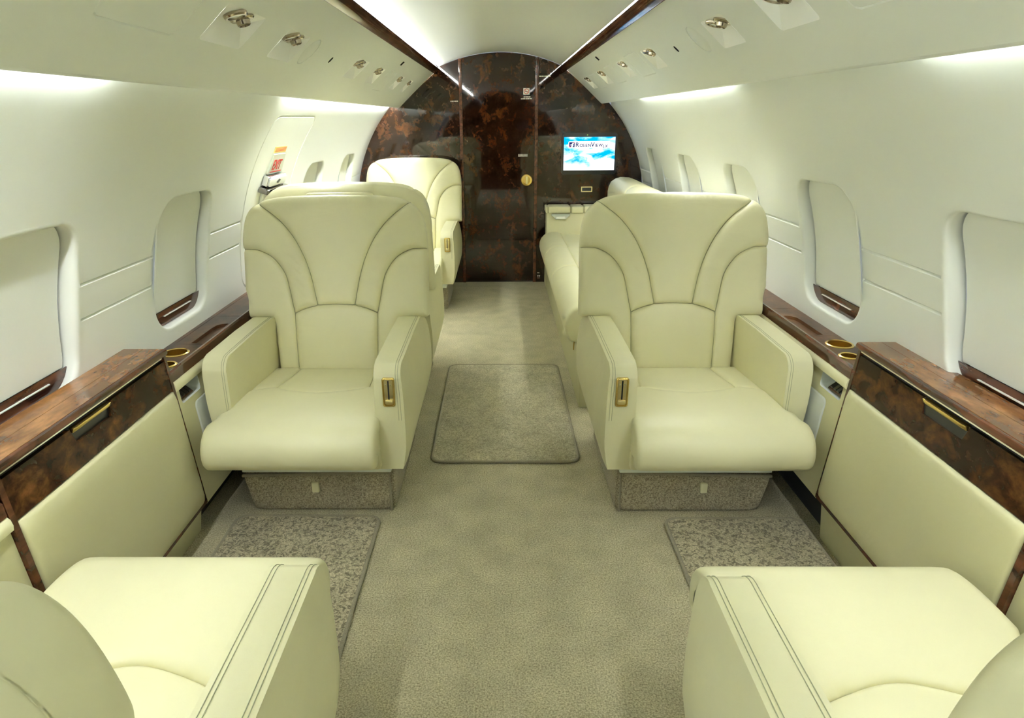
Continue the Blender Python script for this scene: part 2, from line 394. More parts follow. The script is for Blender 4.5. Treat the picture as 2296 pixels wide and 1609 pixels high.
# ceiling vault between the rails
V, F = [], []
half = [(0.61, 1.69), (0.60, 1.755), (0.575, 1.775), (0.535, 1.782), (0.510, 1.776), (0.497, 1.766)]+[(0.485*k/18, ZC+math.sqrt(R0**2-(0.485*k/18)**2)+0.003) for k in range(18, 0, -1)]
vp = [(-a, b) for a, b in half]+[(0, ZC+R0+0.003)]+half[::-1]; na = len(vp)-1
ys = list(np.linspace(YR, YB, 24))
for y in ys:
    for a, b in vp: V.append((a, y, b))
for j in range(len(ys)-1):
    for i in range(na):
        q = j*(na+1)+i; F.append((q, q+1, q+na+2, q+na+1))
struct(mesh('ceiling', V, F, 'vault'), 'curved glossy cream ceiling between the wooden rails')

# wooden rails under the vault
def extr(name, prof, y0, y1, m, parent=None, r=0.0):
    return prism(name, prof, y0, y1, lambda a, b, t: (a, t, b), m, parent, r)
for i, s in enumerate((-1, 1)):
    pf = [(0.480, 1.743), (0.485, 1.734), (0.518, 1.712), (0.526, 1.711), (0.530, 1.722), (0.500, 1.750), (0.488, 1.752)]
    pf = [(s*a, b+DZ[s]*0.4) for a, b in pf]
    struct(extr('trim_%d' % (i+1), pf, YR, YB-0.002, 'wood'), 'dark varnished wooden ceiling rail, '+('left' if s < 0 else 'right')+' of the vault')
    lamp = box('cove_light', (min(s*0.536, s*0.560), YR+0.05, 1.722), (max(s*0.536, s*0.560), YB-0.05, 1.728), 'lamp_l' if s < 0 else 'lamp_r')
    tag(lamp, 'fluorescent cove tube hidden behind the %s ceiling rail' % ('left' if s < 0 else 'right'), 'light', 'ceiling cove lights')
WASHSEG = {-1: [(YR+0.1, 1.62), (2.98, 5.7)], 1: [(YR+0.1, 1.50), (2.75, 4.5)]}
for s in (-1, 1):
    for k, (a, b) in enumerate(WASHSEG[s]):
        lamp = box('wall_wash_light', (min(s*0.856, s*0.876), a, 1.516+DZ[s]), (max(s*0.856, s*0.876), b, 1.522+DZ[s]), 'lamp_w' if k else 'lamp_w2')
        tag(lamp, 'light tube above the %s windows, hidden behind the overhead panel edge, %s section' % ('left' if s < 0 else 'right', 'aft' if k == 0 else 'bulkhead'), 'light', 'wall wash lights')

# ------------------------------------------------------------------ overhead service panels
PROF = [(0.522, 1.724)]
for i in range(1, 9): PROF.append((0.522+(0.816-0.522)*i/8, 1.724+(1.466-1.724)*i/8+0.005*math.sin(math.pi*i/8)))
FT = math.dist(PROF[0], PROF[-1])        # flat face ends here, lip follows
LIP = [(0.8285+0.020*math.cos(math.radians(a)), 1.4815+0.020*math.sin(math.radians(a))) for a in range(-129, -8, 12)]+[(0.850, 1.53), (0.84, 1.53), (0.80, 1.51)]
PL = [0.0]
for i in range(1, len(PROF)): PL.append(PL[-1]+math.dist(PROF[i], PROF[i-1]))
PX, PZ = np.array([p[0] for p in PROF]), np.array([p[1] for p in PROF]); PLA = np.array(PL)
FN = Vector((-0.63, 0, -0.777)).normalized()   # face normal into the cabin for s=+1
def binmap(s):
    def f(y, t, d):
        x, z = np.interp(t, PLA, PX), np.interp(t, PLA, PZ)
        t0, t1 = max(t-0.006, 0), min(t+0.006, PLA[-1]); tx, tz = np.interp(t1, PLA, PX)-np.interp(t0, PLA, PX), np.interp(t1, PLA, PZ)-np.interp(t0, PLA, PZ)
        l = math.hypot(tx, tz)+1e-9; nx, nz = -tz/l, tx/l      # outward (away from cabin)
        return (s*(x+nx*d), y, z+nz*d+DZ[s]*0.7)
    return f
VENT = {-1: [(1.715, 1.975, 2), (2.195, 2.425, 2), (3.235, 3.475, 1), (3.745, 3.955, 1), (4.54, 4.735, 1), (5.03, 5.19, 1)],
        1: [(1.645, 1.865, 2), (2.115, 2.315, 2), (3.065, 3.265, 1), (3.735, 3.925, 1), (4.48, 4.71, 1), (5.185, 5.40, 1)]}
PANELS = {-1: [(1.285, 1.60, -0.05, 0.26), (4.10, 4.375, 0.13, 0.282)], 1: [(1.16, 1.50, -0.05, 0.255), (3.345, 3.64, 0.128, 0.268), (4.10, 4.36, 0.135, 0.265), (4.83, 5.08, 0.14, 0.265)]}
SPK = {-1: 2.53, 1: 2.46}; SLOT = {-1: 2.85, 1: 2.765}; SQ = {-1: 4.225, 1: 4.25}
for s, side in ((-1, 'left'), (1, 'right')):
    f = binmap(s); root = thing('overhead_panel', 'long cream overhead service panel above the %s windows, with air vents and reading lights' % side, 'ceiling panel', (s*0.7, 2.0, 1.5))
    holes = []
    for a, b, k in VENT[s]: holes.append(rrect(a, b, 0.138, 0.252, 0.014, 4))
    ell = [(SPK[s]+0.058*math.cos(q*math.pi/16), 0.190+0.058*math.sin(q*math.pi/16)) for q in range(32)]
    holes.append(ell)
    sl = rrect(SLOT[s]-0.012, SLOT[s]+0.012, 0.178, 0.208, 0.011, 4); holes.append(sl)
    sq = rrect(SQ[s]-0.028, SQ[s]+0.028, 0.050, 0.080, 0.003, 2); holes.append(sq)
    gr = []
    for a, b, t0, t1 in PANELS[s]:
        if t0 < 0: gr.append(([(a, 0.10), (a, t1-0.02), (a+0.006, t1-0.006), (a+0.02, t1), (b-0.02, t1), (b-0.006, t1-0.006), (b, t1-0.02), (b, 0.10)][0:], False))
        else: gr.append((rrect(a, b, t0, t1, 0.006, 2), True))
    shell('panel_face', [(YR, 0), (YB-0.003, 0), (YB-0.003, PLA[-1]), (YR, PLA[-1])], holes, gr, f, 0.25, 0.035, 'bin', root, gd=0.003, gw=0.003, hres=0.02)
    lipo = prism('panel_lip', [(s*x, z+DZ[s]*0.7) for x, z in [PROF[-1]]+LIP], YR, YB-0.003, lambda a, b, t: (a, t, b), 'bin', root, angle=50)
    for a, b, k in VENT[s]:
        # notch: horizontal mounting plate from the upper edge, then a face dropping back to the lower edge
        p0, p1 = Vector(f(a, 0.138, 0)), Vector(f(a, 0.252, 0)); dp = 0.052
        inn = Vector((p0.x+s*0.060, 0, p0.z-0.016)); inn2 = Vector((p0.x+s*0.067, 0, p0.z-0.024))
        e = 0.016
        V = [(p0.x, a, p0.z), (p0.x, b, p0.z), (inn.x, b-e, inn.z), (inn.x, a+e, inn.z), (inn2.x, b-e, inn2.z), (inn2.x, a+e, inn2.z), (p1.x, b, p1.z), (p1.x, a, p1.z)]
        Fc = [(0, 1, 2, 3), (3, 2, 4, 5), (5, 4, 6, 7), (0, 3, 5, 7), (1, 6, 4, 2)]
        rec = mesh('service_recess', V, Fc, 'white', root, True, 25)
        mid = p0+(inn-p0)*0.46; dn = Vector((-s*0.016, 0, -0.060)).normalized(); cxm = mid.x; zm = mid.z-0.0005
        ctr = [(a+b)/2-0.026, (a+b)/2+0.034] if k == 2 else [(a+b)/2-0.024, (a+b)/2+0.03]
        rr = min(0.030, (b-a)*0.14)
        lathe('reading_light', [(rr, 0.0), (rr, 0.006), (rr*0.9, 0.010), (rr*0.72, 0.010), (rr*0.70, 0.004), (0.001, 0.002)], (cxm, ctr[0] if s < 0 else ctr[1], zm), dn, 'nickel', rec)
        lathe('light_lens', [(rr*0.66, 0.0), (rr*0.66, 0.0055), (rr*0.4, 0.0075), (0.001, 0.008)], (cxm, ctr[0] if s < 0 else ctr[1], zm), dn, 'glass', rec)
        g = lathe('air_vent', [(rr*1.05, 0.0), (rr*1.05, 0.005), (rr*0.92, 0.009), (rr*0.62, 0.010), (rr*0.56, 0.020), (rr*0.46, 0.022), (rr*0.42, 0.012), (0.001, 0.010)], (cxm+s*0.006, ctr[1] if s < 0 else ctr[0], zm), dn, 'nickel', rec)
    # speaker disc, slot, square call light
    def patch(name, pts, d, m, dd=0.004):
        L = [[f(u, v, 0.0) for u, v in pts], [f(u, v, d) for u, v in pts]]
        return loft(name, L, m, root, cap=True)
    patch('speaker_rim', ell, 0.010, 'bin')
    disc = [(SPK[s]+(u-SPK[s])*0.95, 0.190+(v-0.190)*0.95) for u, v in ell]
    loft('speaker_cover', [[f(u, v, 0.009) for u, v in disc], [f(u, v, 0.002) for u, v in disc], [f(SPK[s]+(u-SPK[s])*0.96, 0.19+(v-0.19)*0.96, 0.0) for u, v in disc]], 'bin', root, cap=True)
    patch('indicator_slot', sl, 0.012, 'dark_gap'); patch('call_light', sq, 0.014, 'black')

# ------------------------------------------------------------------ bulkhead with door
def arcpts(x0, x1, y, zb, k=24):
    return [(x0+(x1-x0)*i/k, ZC+math.sqrt(max(R0**2-(x0+(x1-x0)*i/k)**2, 0))) for i in range(k+1)]
def bulk(name, outline, y, th, m, parent=None):
    return prism(name, outline, y, y+th, lambda a, b, t: (a, t, b), m, parent, 0)
XL, XR = -0.319, 0.299
wb = struct(bulk('wall_back', [(1.24, 0), (-1.24, 0), (-1.24, 0.3), (-R0, ZC)]+arcpts(-1.2129, 1.2129, 0, 0, 60)+[(1.24, 0.3)], YB+0.012, 0.02, 'dark_gap'))
for s, x0, x1 in ((-1, -1.2125, XL-0.014), (1, XR+0.014, 1.2125)):
    ol = arcpts(x0, x1, 0, 0, 30)
    lowl = [(x1, 0.0), (x0, 0.0)] if False else None
    if s < 0: ol = [(x1, 0.0), (-1.16, 0.0), (-1.2125, 0.6)]+ol
    else: ol = ol+[(1.2125, 0.6), (1.16, 0.0), (x0, 0.0)]
    p = bulk('burl_panel', ol, YB, 0.012, 'burl', wb); p['label'] = 'glossy dark burl veneer panel beside the door'
door = thing('door_1', 'glossy dark burl wood pocket door', 'door', (0, YB, 0)); del door['category']; struct(door)
bulk('door_leaf', [(XR-0.012, 0.012)]+[(XL+0.012, 0.012)]+arcpts(XL+0.012, XR-0.012, 0, 0, 20), YB+0.006, 0.012, 'burl', door)
kb = lathe('door_knob', [(0.049, 0.0), (0.049, 0.004), (0.044, 0.010), (0.030, 0.012), (0.028, 0.006), (0.001, 0.005)], (0.223, YB+0.006, 0.874), (0, -1, 0), 'brass', door, 32)
box('thumb_turn', (0.214, YB-0.020, 0.842), (0.232, YB+0.003, 0.906), 'brass_pale', kb, 0.006)
kb2 = box('vent_label', (0.151, YB+0.004, 1.066), (0.229, YB+0.0065, 1.070), 'grey_plastic', door)
for i in range(7): box('vent_mark', (0.153+i*0.0112, YB+0.0035, 1.071), (0.160+i*0.0112, YB+0.0065, 1.084), 'grey_plastic', kb2)
for i, x in enumerate((XL, XR)):
    z1 = ZC+math.sqrt(R0**2-x*x)
    struct(prism('trim_%d' % (i+3), [(x-0.015, 0), (x-0.012, -0.010), (x, -0.014), (x+0.012, -0.010), (x+0.015, 0)], 0.0, z1, lambda a, b, t: (a, YB+0.006+b, t), 'wood'), 'thin reddish wooden trim strip beside the door, '+('knobless side' if i == 0 else 'by the knob'))
# placards printed on the bulkhead (too small to read in the photo: short white dashes)
def dashes(name, x0, x1, z, h, y, label, m='white', n=5, cat='sign'):
    r = thing(name, label, cat, (x0, y, z)); L = (x1-x0)
    xs = x0
    ws = [0.18, 0.26, 0.14, 0.24, 0.18]
    for wv in ws: box('print_line', (xs, y-0.0006, z-h/2), (xs+L*wv*0.86, y, z+h/2), m, r); xs += L*wv
    return r
dashes('placard', -0.402, -0.339, 1.500, 0.007, YB-0.0003, 'tiny white printed line left of the door on dark burl')
dashes('placard', 0.316, 0.408, 1.679, 0.007, YB-0.0003, 'tiny white printed line high right of the door on dark burl')
dashes('placard', 0.170, 0.260, 1.513, 0.008, YB+0.0055, 'tiny white printed line under the no smoking sign')
dashes('placard', 0.324, 0.344, 0.081, 0.006, YB-0.0003, 'tiny white dash low on the bulkhead by the sofa')
ns = thing('no_smoking_sign', 'small white square sign with red no smoking ring on the door', 'sign', (0.214, YB, 1.568))
box('sign_plate', (0.189, YB+0.004, 1.544), (0.240, YB+0.0058, 1.592), 'white', ns)
tubes('ring', [[(0.2145+0.019*math.cos(t*math.pi/12), YB+0.0035, 1.568+0.019*math.sin(t*math.pi/12)) for t in range(24)]], 0.0024, 'red', ns, True)
tubes('slash', [[(0.202, YB+0.0035, 1.581), (0.227, YB+0.0035, 1.555)]], 0.002, 'red', ns)
box('cigarette', (0.2025, YB+0.0034, 1.565), (0.226, YB+0.004, 1.570), 'black', ns)
for i, (x0, x1) in enumerate(((0.192, 0.208), (0.210, 0.231), (0.233, 0.247))): box('print_line', (x0, YB+0.0049, 1.523), (x1, YB+0.0058, 1.530), 'white', ns)
dl = thing('data_plate', 'small black plate with white marks at the foot of the bulkhead', 'sign', (0.34, YB, 0.05))
for (x0, x1, z0, z1) in ((0.324, 0.336, 0.052, 0.060), (0.339, 0.350, 0.052, 0.060), (0.329, 0.333, 0.042, 0.052), (0.342, 0.346, 0.042, 0.052), (0.325, 0.329, 0.033, 0.036), (0.334, 0.338, 0.033, 0.036), (0.344, 0.348, 0.033, 0.036)):
    box('mark', (x0, YB-0.0012, z0), (x1, YB-0.0002, z1), 'white', dl)
ash = thing('outlet_plate', 'small brass framed rectangular recess plate on the bulkhead beneath the screen', 'wall plate', (0.73, YB, 0.795))
loft('frame', [[(u, YB-0.002+q, v) for u, v in rrect(0.683+i_, 0.777-i_, 0.774+i_, 0.818-i_, 0.002, 2)] for i_, q in ((0, 0.002), (0, -0.004), (0.008, -0.004), (0.008, 0.001))], 'brass_pale', ash)
box('recess', (0.690, YB-0.002, 0.781), (0.770, YB-0.0002, 0.811), 'black', ash)

# monitor
mon = thing('monitor', 'flat screen monitor showing blue sky, clouds and a logo card, on the burl bulkhead', 'monitor', (0.735, YB, 1.08))
ml, mr, mb, mt = 0.510, 0.962, 0.920, 1.246
prism('bezel', rrect(ml, mr, mb, mt, 0.02, 5), YB-0.030, YB, lambda a, b, t: (a, t, b), 'black', mon, 0.006)
sm = bpy.data.materials.new('screen_sky'); sm.use_nodes = True; nt = sm.node_tree; nt.nodes.clear()
n1 = tex(nt, 'Noise', 7.5, 6, 0.4, 0.55, (1, 1, 2.3))
colr = ramp(nt, n1.outputs['Fac'], [(0.42, (0.0, 0.36, 0.85)), (0.50, (0.25, 0.62, 0.95)), (0.58, (0.95, 0.98, 1.0))])
tcn = nt.nodes.new('ShaderNodeTexCoord'); sx = nt.nodes.new('ShaderNodeSeparateXYZ'); nt.links.new(tcn.outputs['Object'], sx.inputs[0])
hr = nt.nodes.new('ShaderNodeMapRange'); hr.inputs[1].default_value = 0.93; hr.inputs[2].default_value = 1.08; hr.inputs[3].default_value = 1; hr.inputs[4].default_value = 0
nt.links.new(sx.outputs['Z'], hr.inputs[0]); n2 = tex(nt, 'Noise', 12, 4, 0.3)
ml2 = nt.nodes.new('ShaderNodeMath'); ml2.operation = 'MULTIPLY'; nt.links.new(hr.outputs[0], ml2.inputs[0]); nt.links.new(n2.outputs['Fac'], ml2.inputs[1])
fac = ramp(nt, ml2.outputs[0], [(0.18, (0, 0, 0)), (0.36, (1, 1, 1))])
cc = mixc(nt, fac, colr, (0.95, 0.98, 1.0))
e = nt.nodes.new('ShaderNodeEmission'); oo = nt.nodes.new('ShaderNodeOutputMaterial'); e.inputs[1].default_value = 1.25
nt.links.new(cc, e.inputs[0]); nt.links.new(e.outputs[0], oo.inputs[0]); M['screen'] = sm
scr = box('screen', (0.526, YB-0.0315, 0.953), (0.946, YB-0.0295, 1.216), 'screen', mon)
M['card'] = emit('logo_card', (1, 1, 1), 1.2); M['navy'] = emit('logo_navy', (0.012, 0.018, 0.10), 1.0); M['logo_red'] = emit('logo_red', (0.6, 0.03, 0.12), 1)
cd = prism('logo_card', rrect(0.562, 0.904, 1.130, 1.183, 0.010, 4), YB-0.0330, YB-0.0318, lambda a, b, t: (a, t, b), 'card', scr)
yl = YB-0.0345
def flat(name, pts, m): return prism(name, pts, yl, yl+0.0012, lambda a, b, t: (a, t, b), m, scr)
flat('logo_square', [(0.568, 1.137), (0.613, 1.137), (0.613, 1.176), (0.568, 1.176)], 'navy')
yl -= 0.001
flat('logo_mark', [(0.582, 1.139), (0.590, 1.149), (0.584, 1.153), (0.575, 1.152), (0.580, 1.158), (0.590, 1.160), (0.593, 1.168), (0.600, 1.172), (0.607, 1.166), (0.601, 1.160), (0.603, 1.150), (0.597, 1.139)], 'card')
flat('logo_mark', [(0.568, 1.137), (0.579, 1.137), (0.579, 1.143), (0.568, 1.147)], 'logo_red'); flat('logo_mark', [(0.604, 1.170), (0.612, 1.170), (0.612, 1.176), (0.604, 1.176)], 'logo_red')
tx = 0.620
for ch, sz, adv, dz, shr in (('R', 0.050, 0.034, 0, 0), ('O', 0.033, 0.026, 0, 0), ('S', 0.033, 0.0215, 0, 0), ('E', 0.033, 0.0215, 0, 0), ('N', 0.033, 0.0235, 0, 0), ('V', 0.050, 0.0315, 0, 0), ('I', 0.033, 0.010, 0, 0), ('E', 0.033, 0.0215, 0, 0), ('W', 0.033, 0.033, 0, 0), ('L', 0.030, 0.018, -0.006, 0.25), ('X', 0.030, 0.02, -0.006, 0.25)):
    text('lettering', ch, sz, 'navy', scr, (tx, yl, 1.139+dz), (1, 0, 0), (0, 0, 1), shr, 0.98, 0.0009); tx += adv
box('power_led', (0.713, YB-0.0318, 1.229), (0.720, YB-0.0298, 1.233), 'led', mon)

# rear end wall behind the camera
wr = struct(bulk('wall_front', [(1.24, 0), (-1.24, 0), (-1.24, 0.3), (-R0, ZC)]+arcpts(-1.2129, 1.2129, 0, 0, 40)+[(1.24, 0.3)], YR-0.03, 0.03, 'burl'))

# ------------------------------------------------------------------ emergency exit sign, placard and handle on the left wall
mp = wallmap(-1)
ex = thing('exit_sign', 'silver plate with red EXIT lettering on the left wall hatch', 'sign', (-1.09, 3.32, 1.17))
pe = [(3.225, zv(1.131)), (3.440, zv(1.128)), (3.405, zv(1.218)), (3.235, zv(1.221))]
loft('sign_plate', [[mp(u, v, 0.001) for u, v in pe], [mp(u, v, -0.008) for u, v in pe]], 'silver_plate', ex, cap=True, angle=20)
cn = [Vector(mp(u, v, -0.008)) for u, v in pe]; rt = (cn[1]-cn[0]).normalized(); upv = (cn[3]-cn[0]); hh_ = upv.length; upv = (upv-rt*upv.dot(rt)).normalized(); nrm = rt.cross(upv)
if nrm.x < 0: nrm = -nrm
text('lettering', 'EXIT', 0.072, 'red', ex, cn[0]+rt*0.030+upv*0.022+nrm*0.0012, rt, upv, 0.0, 0.86, 0.0012)
pz = [cn[0]+rt*a_+upv*b_ for a_, b_ in ((0.022, 0.008), (0.190, 0.008), (0.190, 0.013), (0.022, 0.013))]
loft('print_line', [[tuple(p) for p in pz], [tuple(p+nrm*0.001) for p in pz]], 'red', ex, cap=True)
pc = thing('instruction_placard', 'small yellow instruction card above the EXIT plate on the left wall', 'sign', (-1.06, 3.32, 1.235))
p3 = [(3.230, zv(1.226)), (3.409, zv(1.223)), (3.406, zv(1.250)), (3.226, zv(1.253))]
loft('card', [[mp(u, v, 0.0) for u, v in p3], [mp(u, v, -0.002) for u, v in p3]], 'yellow', pc, cap=True)
for i in range(3):
    zz = 1.232+0.006*i; q = [(3.24, zv(zz)), (3.40, zv(zz)), (3.40, zv(zz+0.0016)), (3.24, zv(zz+0.0016))]
    loft('print_line', [[mp(u, v, -0.002) for u, v in q], [mp(u, v, -0.0026) for u, v in q]], 'red', pc, cap=True)
hd = thing('exit_release_unit', 'chrome emergency exit handle with cream cover below the EXIT plate', 'handle', (-1.12, 3.33, 1.09))
def hx(y0, y1, z0, z1, d0, d1, name, m, par=hd, r=0.006):
    return box(name, (0, 0, 0), (1, 1, 1), m, par, 0.12, 2, fn=lambda x, y, z: mp(y0+(y1-y0)*y, zv(z0+(z1-z0)*z), d0+(d1-d0)*x))
cvr = hx(3.195, 3.468, 1.078, 1.128, -0.030, 0.0, 'cover_rim', 'chrome')
hx(3.206, 3.456, 1.083, 1.124, -0.036, -0.02, 'cover', 'wall', cvr)
hx(3.160, 3.482, 1.052, 1.078, -0.052, 0.0, 'pull_bar', 'dark_chrome')
hx(3.20, 3.45, 1.057, 1.066, -0.056, -0.02, 'grip_inlay', 'wood')
q = [(3.30, zv(1.100)), (3.325, zv(1.094)), (3.36, zv(1.108)), (3.335, zv(1.114))]
loft('key_hole', [[mp(u, v, -0.033) for u, v in q], [mp(u, v, -0.0385) for u, v in q]], 'black', hd, cap=True)
hx(3.215, 3.46, 0.86, 1.055, -0.012, 0.0, 'lower_cover', 'wall')

# ------------------------------------------------------------------ side ledges and table cabinets
OFF = 0.0
TOPZ = {-1: 0.602, 1: 0.624}; CABZ = {-1: 0.684, 1: 0.711}; BOTZ = {-1: 0.118, 1: 0.165}
def lx(z): return OFF+1.04+(1.085-1.04)*(z-0.13)/(0.60-0.13)
CY0, CY1 = {-1: 1.215, 1: 1.165}, {-1: 1.985, 1: 1.945}
for s, side in ((-1, 'left'), (1, 'right')):
    OFF = 0.022 if s > 0 else 0.0
    zt = TOPZ[s]; X = lambda x: s*(x+OFF)
    def fx(a, b, t): return (s*(a+OFF), t, b)
    for seg_, (y0, y1) in enumerate(((CY1[s]+0.002, YB-0.01), (YR+0.02 if s > 0 else -0.70, CY0[s]-0.002))):
        where = 'from table cabinet to bulkhead' if seg_ == 0 else 'aft of the table cabinet'
        lg = thing('side_ledge', '%s burl topped side ledge with cream front, %s' % (side, where), 'side ledge', (s*(1.15+OFF), (y0+y1)/2, 0))
        # top board: with pockets when in view
        if seg_ == 0:
            big, small = (1.146, 2.175), (1.120, 2.055)
            cup = lambda c, r: [(c[1]+r*math.cos(k*math.pi/12), c[0]+r*math.sin(k*math.pi/12)) for k in range(24)]
            pocket = [(2.30, 1.092)]+[(2.30, 1.128), (2.40, 1.130)]+[(2.50+0.045*math.sin(k*math.pi/12), 1.112+0.018*math.cos(k*math.pi/12)) for k in range(0, 9)]+[(2.50, 1.092)]
            pocket = [(2.285, 1.096), (2.285, 1.140), (2.47, 1.140), (2.505, 1.136), (2.525, 1.122), (2.53, 1.105), (2.53, 1.096)]
            shell('top_board', [(y0, 1.088), (y1, 1.088), (y1, 1.213), (y0, 1.213)], [cup(big, 0.040), cup(small, 0.027), pocket], [([(2.272, 1.09), (2.272, 1.195)], False), ([(2.635, 1.09), (2.635, 1.195)], False), ([(2.272, 1.195), (3.6, 1.195)], False)], lambda u, v, d: (s*(v+OFF), u, zt-d), 0.3, 0.05, 'burl_ledge', lg, gd=0.002, gw=0.0015)
            for c, r, nm in ((big, 0.040, 'cup_holder'), (small, 0.027, 'small_cup_holder')):
                ch = lathe(nm, [(r+0.006, 0.0), (r+0.006, 0.003), (r+0.002, 0.006), (r-0.002, 0.004), (r-0.003, -0.050), (0.001, -0.052)], (s*(c[0]+OFF), c[1], zt-0.001), (0, 0, 1), 'brass', lg, 32, cap0=False)
            loft('finger_pocket', [[(s*(v+OFF), u, zt) for u, v in pocket], [(s*(v+OFF-0.002), u, zt-0.012) for u, v in pocket]], 'burl_ledge', lg, cap=True)
        else:
            box('top_board', (min(X(1.088), X(1.213)), y0, zt-0.02), (max(X(1.088), X(1.213)), y1, zt), 'burl_front', lg)
        prism('wood_edge', [(1.074, zt-0.036), (1.090, zt-0.036), (1.090, zt), (1.082, zt+0.001), (1.076, zt-0.004)], y0, y1, fx, 'wood', lg)
        ol = [(1.068, zt-0.070), (1.066, zt-0.058), (1.069, zt-0.044), (1.076, zt-0.037), (1.09, zt-0.036), (1.10, zt-0.08)]
        zb = BOTZ[s]
        prism('padded_rail', ol, y0, y1, fx, 'leather', lg, 0)
        # side panel with the switch recess cut out
        if seg_ == 0:
            ss = [(y0, zb-0.01), (y1, zb-0.01), (y1, zt-0.058), (y0, zt-0.058)]
            z0_, z1_ = zt-0.125, zt-0.062
            hol = [(y0+0.028, z0_+0.002), (y0+0.175, z0_+0.002), (y0+0.160, z1_-0.004), (y0+0.028, z1_-0.004)]
            hol = rrect(y0+0.028, y0+0.170, z0_, z1_-0.003, 0.010, 3)
            fp = lambda u, v, d: (s*(lx(v)-0.004+d), u, v)
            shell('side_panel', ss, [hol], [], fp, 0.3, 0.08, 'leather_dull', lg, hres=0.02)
            inner = [(u, v-0.002) for u, v in hol]
            rc = loft('switch_recess', [[fp(u, v, 0) for u, v in hol], [fp(u, v, 0.004) for u, v in hol], [fp(u, v+(0.012 if v < (z0_+z1_)/2 else 0), 0.05) for u, v in hol]], 'grey_plastic', lg, cap=True)
            pan = box('switch_plate', (0, 0, 0), (1, 1, 1), 'wood', rc, fn=lambda x, y, z: (s*(lx(z0_)+0.004+0.036*z), y0+0.034+0.092*y, z0_+0.006+0.030*z+0.004*x))
            for k in range(4): box('switch', (0, 0, 0), (1, 1, 1), 'black', pan, fn=lambda x, y, z: (s*(lx(z0_)+0.010+0.024*z-0.003), y0+0.040+0.021*k+0.016*y, z0_+0.013+0.020*z+0.005*x))
            # storage pocket shadow beside the seat, laid on as a grey panel
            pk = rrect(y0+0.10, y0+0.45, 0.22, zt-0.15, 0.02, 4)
            pp = pillow('pocket_shadow', pk, lambda u, v, h: (s*(lx(v)-0.006-h), u, v), 'grey_plastic', lg, 0.004, 0.006, 0.05, skirt=0.004, keep=False)
        else:
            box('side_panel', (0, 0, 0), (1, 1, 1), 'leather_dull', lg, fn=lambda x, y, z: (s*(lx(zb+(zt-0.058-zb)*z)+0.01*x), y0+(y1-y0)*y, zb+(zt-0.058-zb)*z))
        box('kick_board', (0, 0, 0), (1, 1, 1), 'dark_gap', lg, fn=lambda x, y, z: (s*(1.11+OFF+0.02*x), y0+(y1-y0)*y, (zb+0.06)*z))  # toe recess shade is put into the board's near-black colour
    # table cabinet
    y0, y1 = CY0[s], CY1[s]; ct = CABZ[s]; zb = BOTZ[s]
    cb = thing('table_cabinet', '%s fold-out table cabinet with burl lid, burl fascia and cream panel under the window' % side, 'table cabinet', (s*(1.14+OFF), (y0+y1)/2, 0))
    F0 = lambda z: lx(z)-0.008
    lid = prism('lid', [(1.074, ct-0.018), (1.072, ct-0.010), (1.075, ct-0.002), (1.080, ct), (1.2115, ct), (1.2115, ct-0.018)], y0, y1, fx, 'wood', cb)
    box('lid_leaf', (min(s*(1.083+OFF), s*(1.145+OFF)), y0+0.006, ct-0.001), (max(s*(1.083+OFF), s*(1.145+OFF)), y1-0.006, ct+0.0012), 'burl_table', lid)
    box('lid_leaf', (min(s*(1.1465+OFF), s*(1.210+OFF)), y0+0.006, ct-0.001), (max(s*(1.1465+OFF), s*(1.210+OFF)), y1-0.006, ct+0.0012), 'burl_table', lid)
    # slot under the lid
    box('slot_back', (min(s*(1.093+OFF), s*(1.10+OFF)), y0, ct-0.05), (max(s*(1.093+OFF), s*(1.10+OFF)), y1, ct-0.018), 'dark_gap', cb)
    box('slot_rail', (min(s*(1.084+OFF), s*(1.093+OFF)), y0+0.012, ct-0.028), (max(s*(1.084+OFF), s*(1.093+OFF)), y1-0.012, ct-0.019), 'chrome', cb)
    fz0, fz1 = 0.553+DZ[s]*0.8, ct-0.038; yc = (y0+y1)/2+0.0*s; yn0, yn1 = 1.475 if s < 0 else 1.425, 1.655 if s < 0 else 1.605
    fas = [(y0, fz0), (y1, fz0), (y1, fz1), (yn1, fz1), (yn1-0.012, fz1-0.040), (yn0+0.012, fz1-0.040), (yn0, fz1), (y0, fz1)]
    prism('fascia', fas, 0.0, 0.018, lambda a, b, t: (s*(F0(b)+t), a, b), 'burl_front', cb, 0)
    lt = box('latch_tray', (min(s*(1.085+OFF), s*(1.12+OFF)), yn0, fz1-0.045), (max(s*(1.085+OFF), s*(1.12+OFF)), yn1, fz1), 'black', cb)
    box('latch', (0, 0, 0), (1, 1, 1), 'brass', cb, 0.08, fn=lambda x, y, z: (s*(F0(fz1)-0.004+0.014*x-0.004*z), yn0+0.004+(yn1-yn0-0.008)*y, fz1-0.012+0.012*z+0.003*x))
    box('latch_clip', (0, 0, 0), (1, 1, 1), 'grey_plastic', lt, fn=lambda x, y, z: (s*(F0(fz1)+0.004+0.01*x), yn0+0.06+0.06*y, fz1-0.034+0.018*z))
    for ya, yb in ((y1-0.014, y1), (y0, y0+0.016)):
        box('side_edge', (0, 0, 0), (1, 1, 1), 'wood', cb, fn=lambda x, y, z: (s*(F0(zb+(ct-0.018-zb)*z)-0.002+0.03*x), ya+(yb-ya)*y, zb+(ct-0.018-zb)*z))
    box('bottom_edge', (0, 0, 0), (1, 1, 1), 'wood', cb, fn=lambda x, y, z: (s*(F0(zb)-0.002+0.03*x), y0+(y1-y0)*y, zb-0.002+0.014*z))
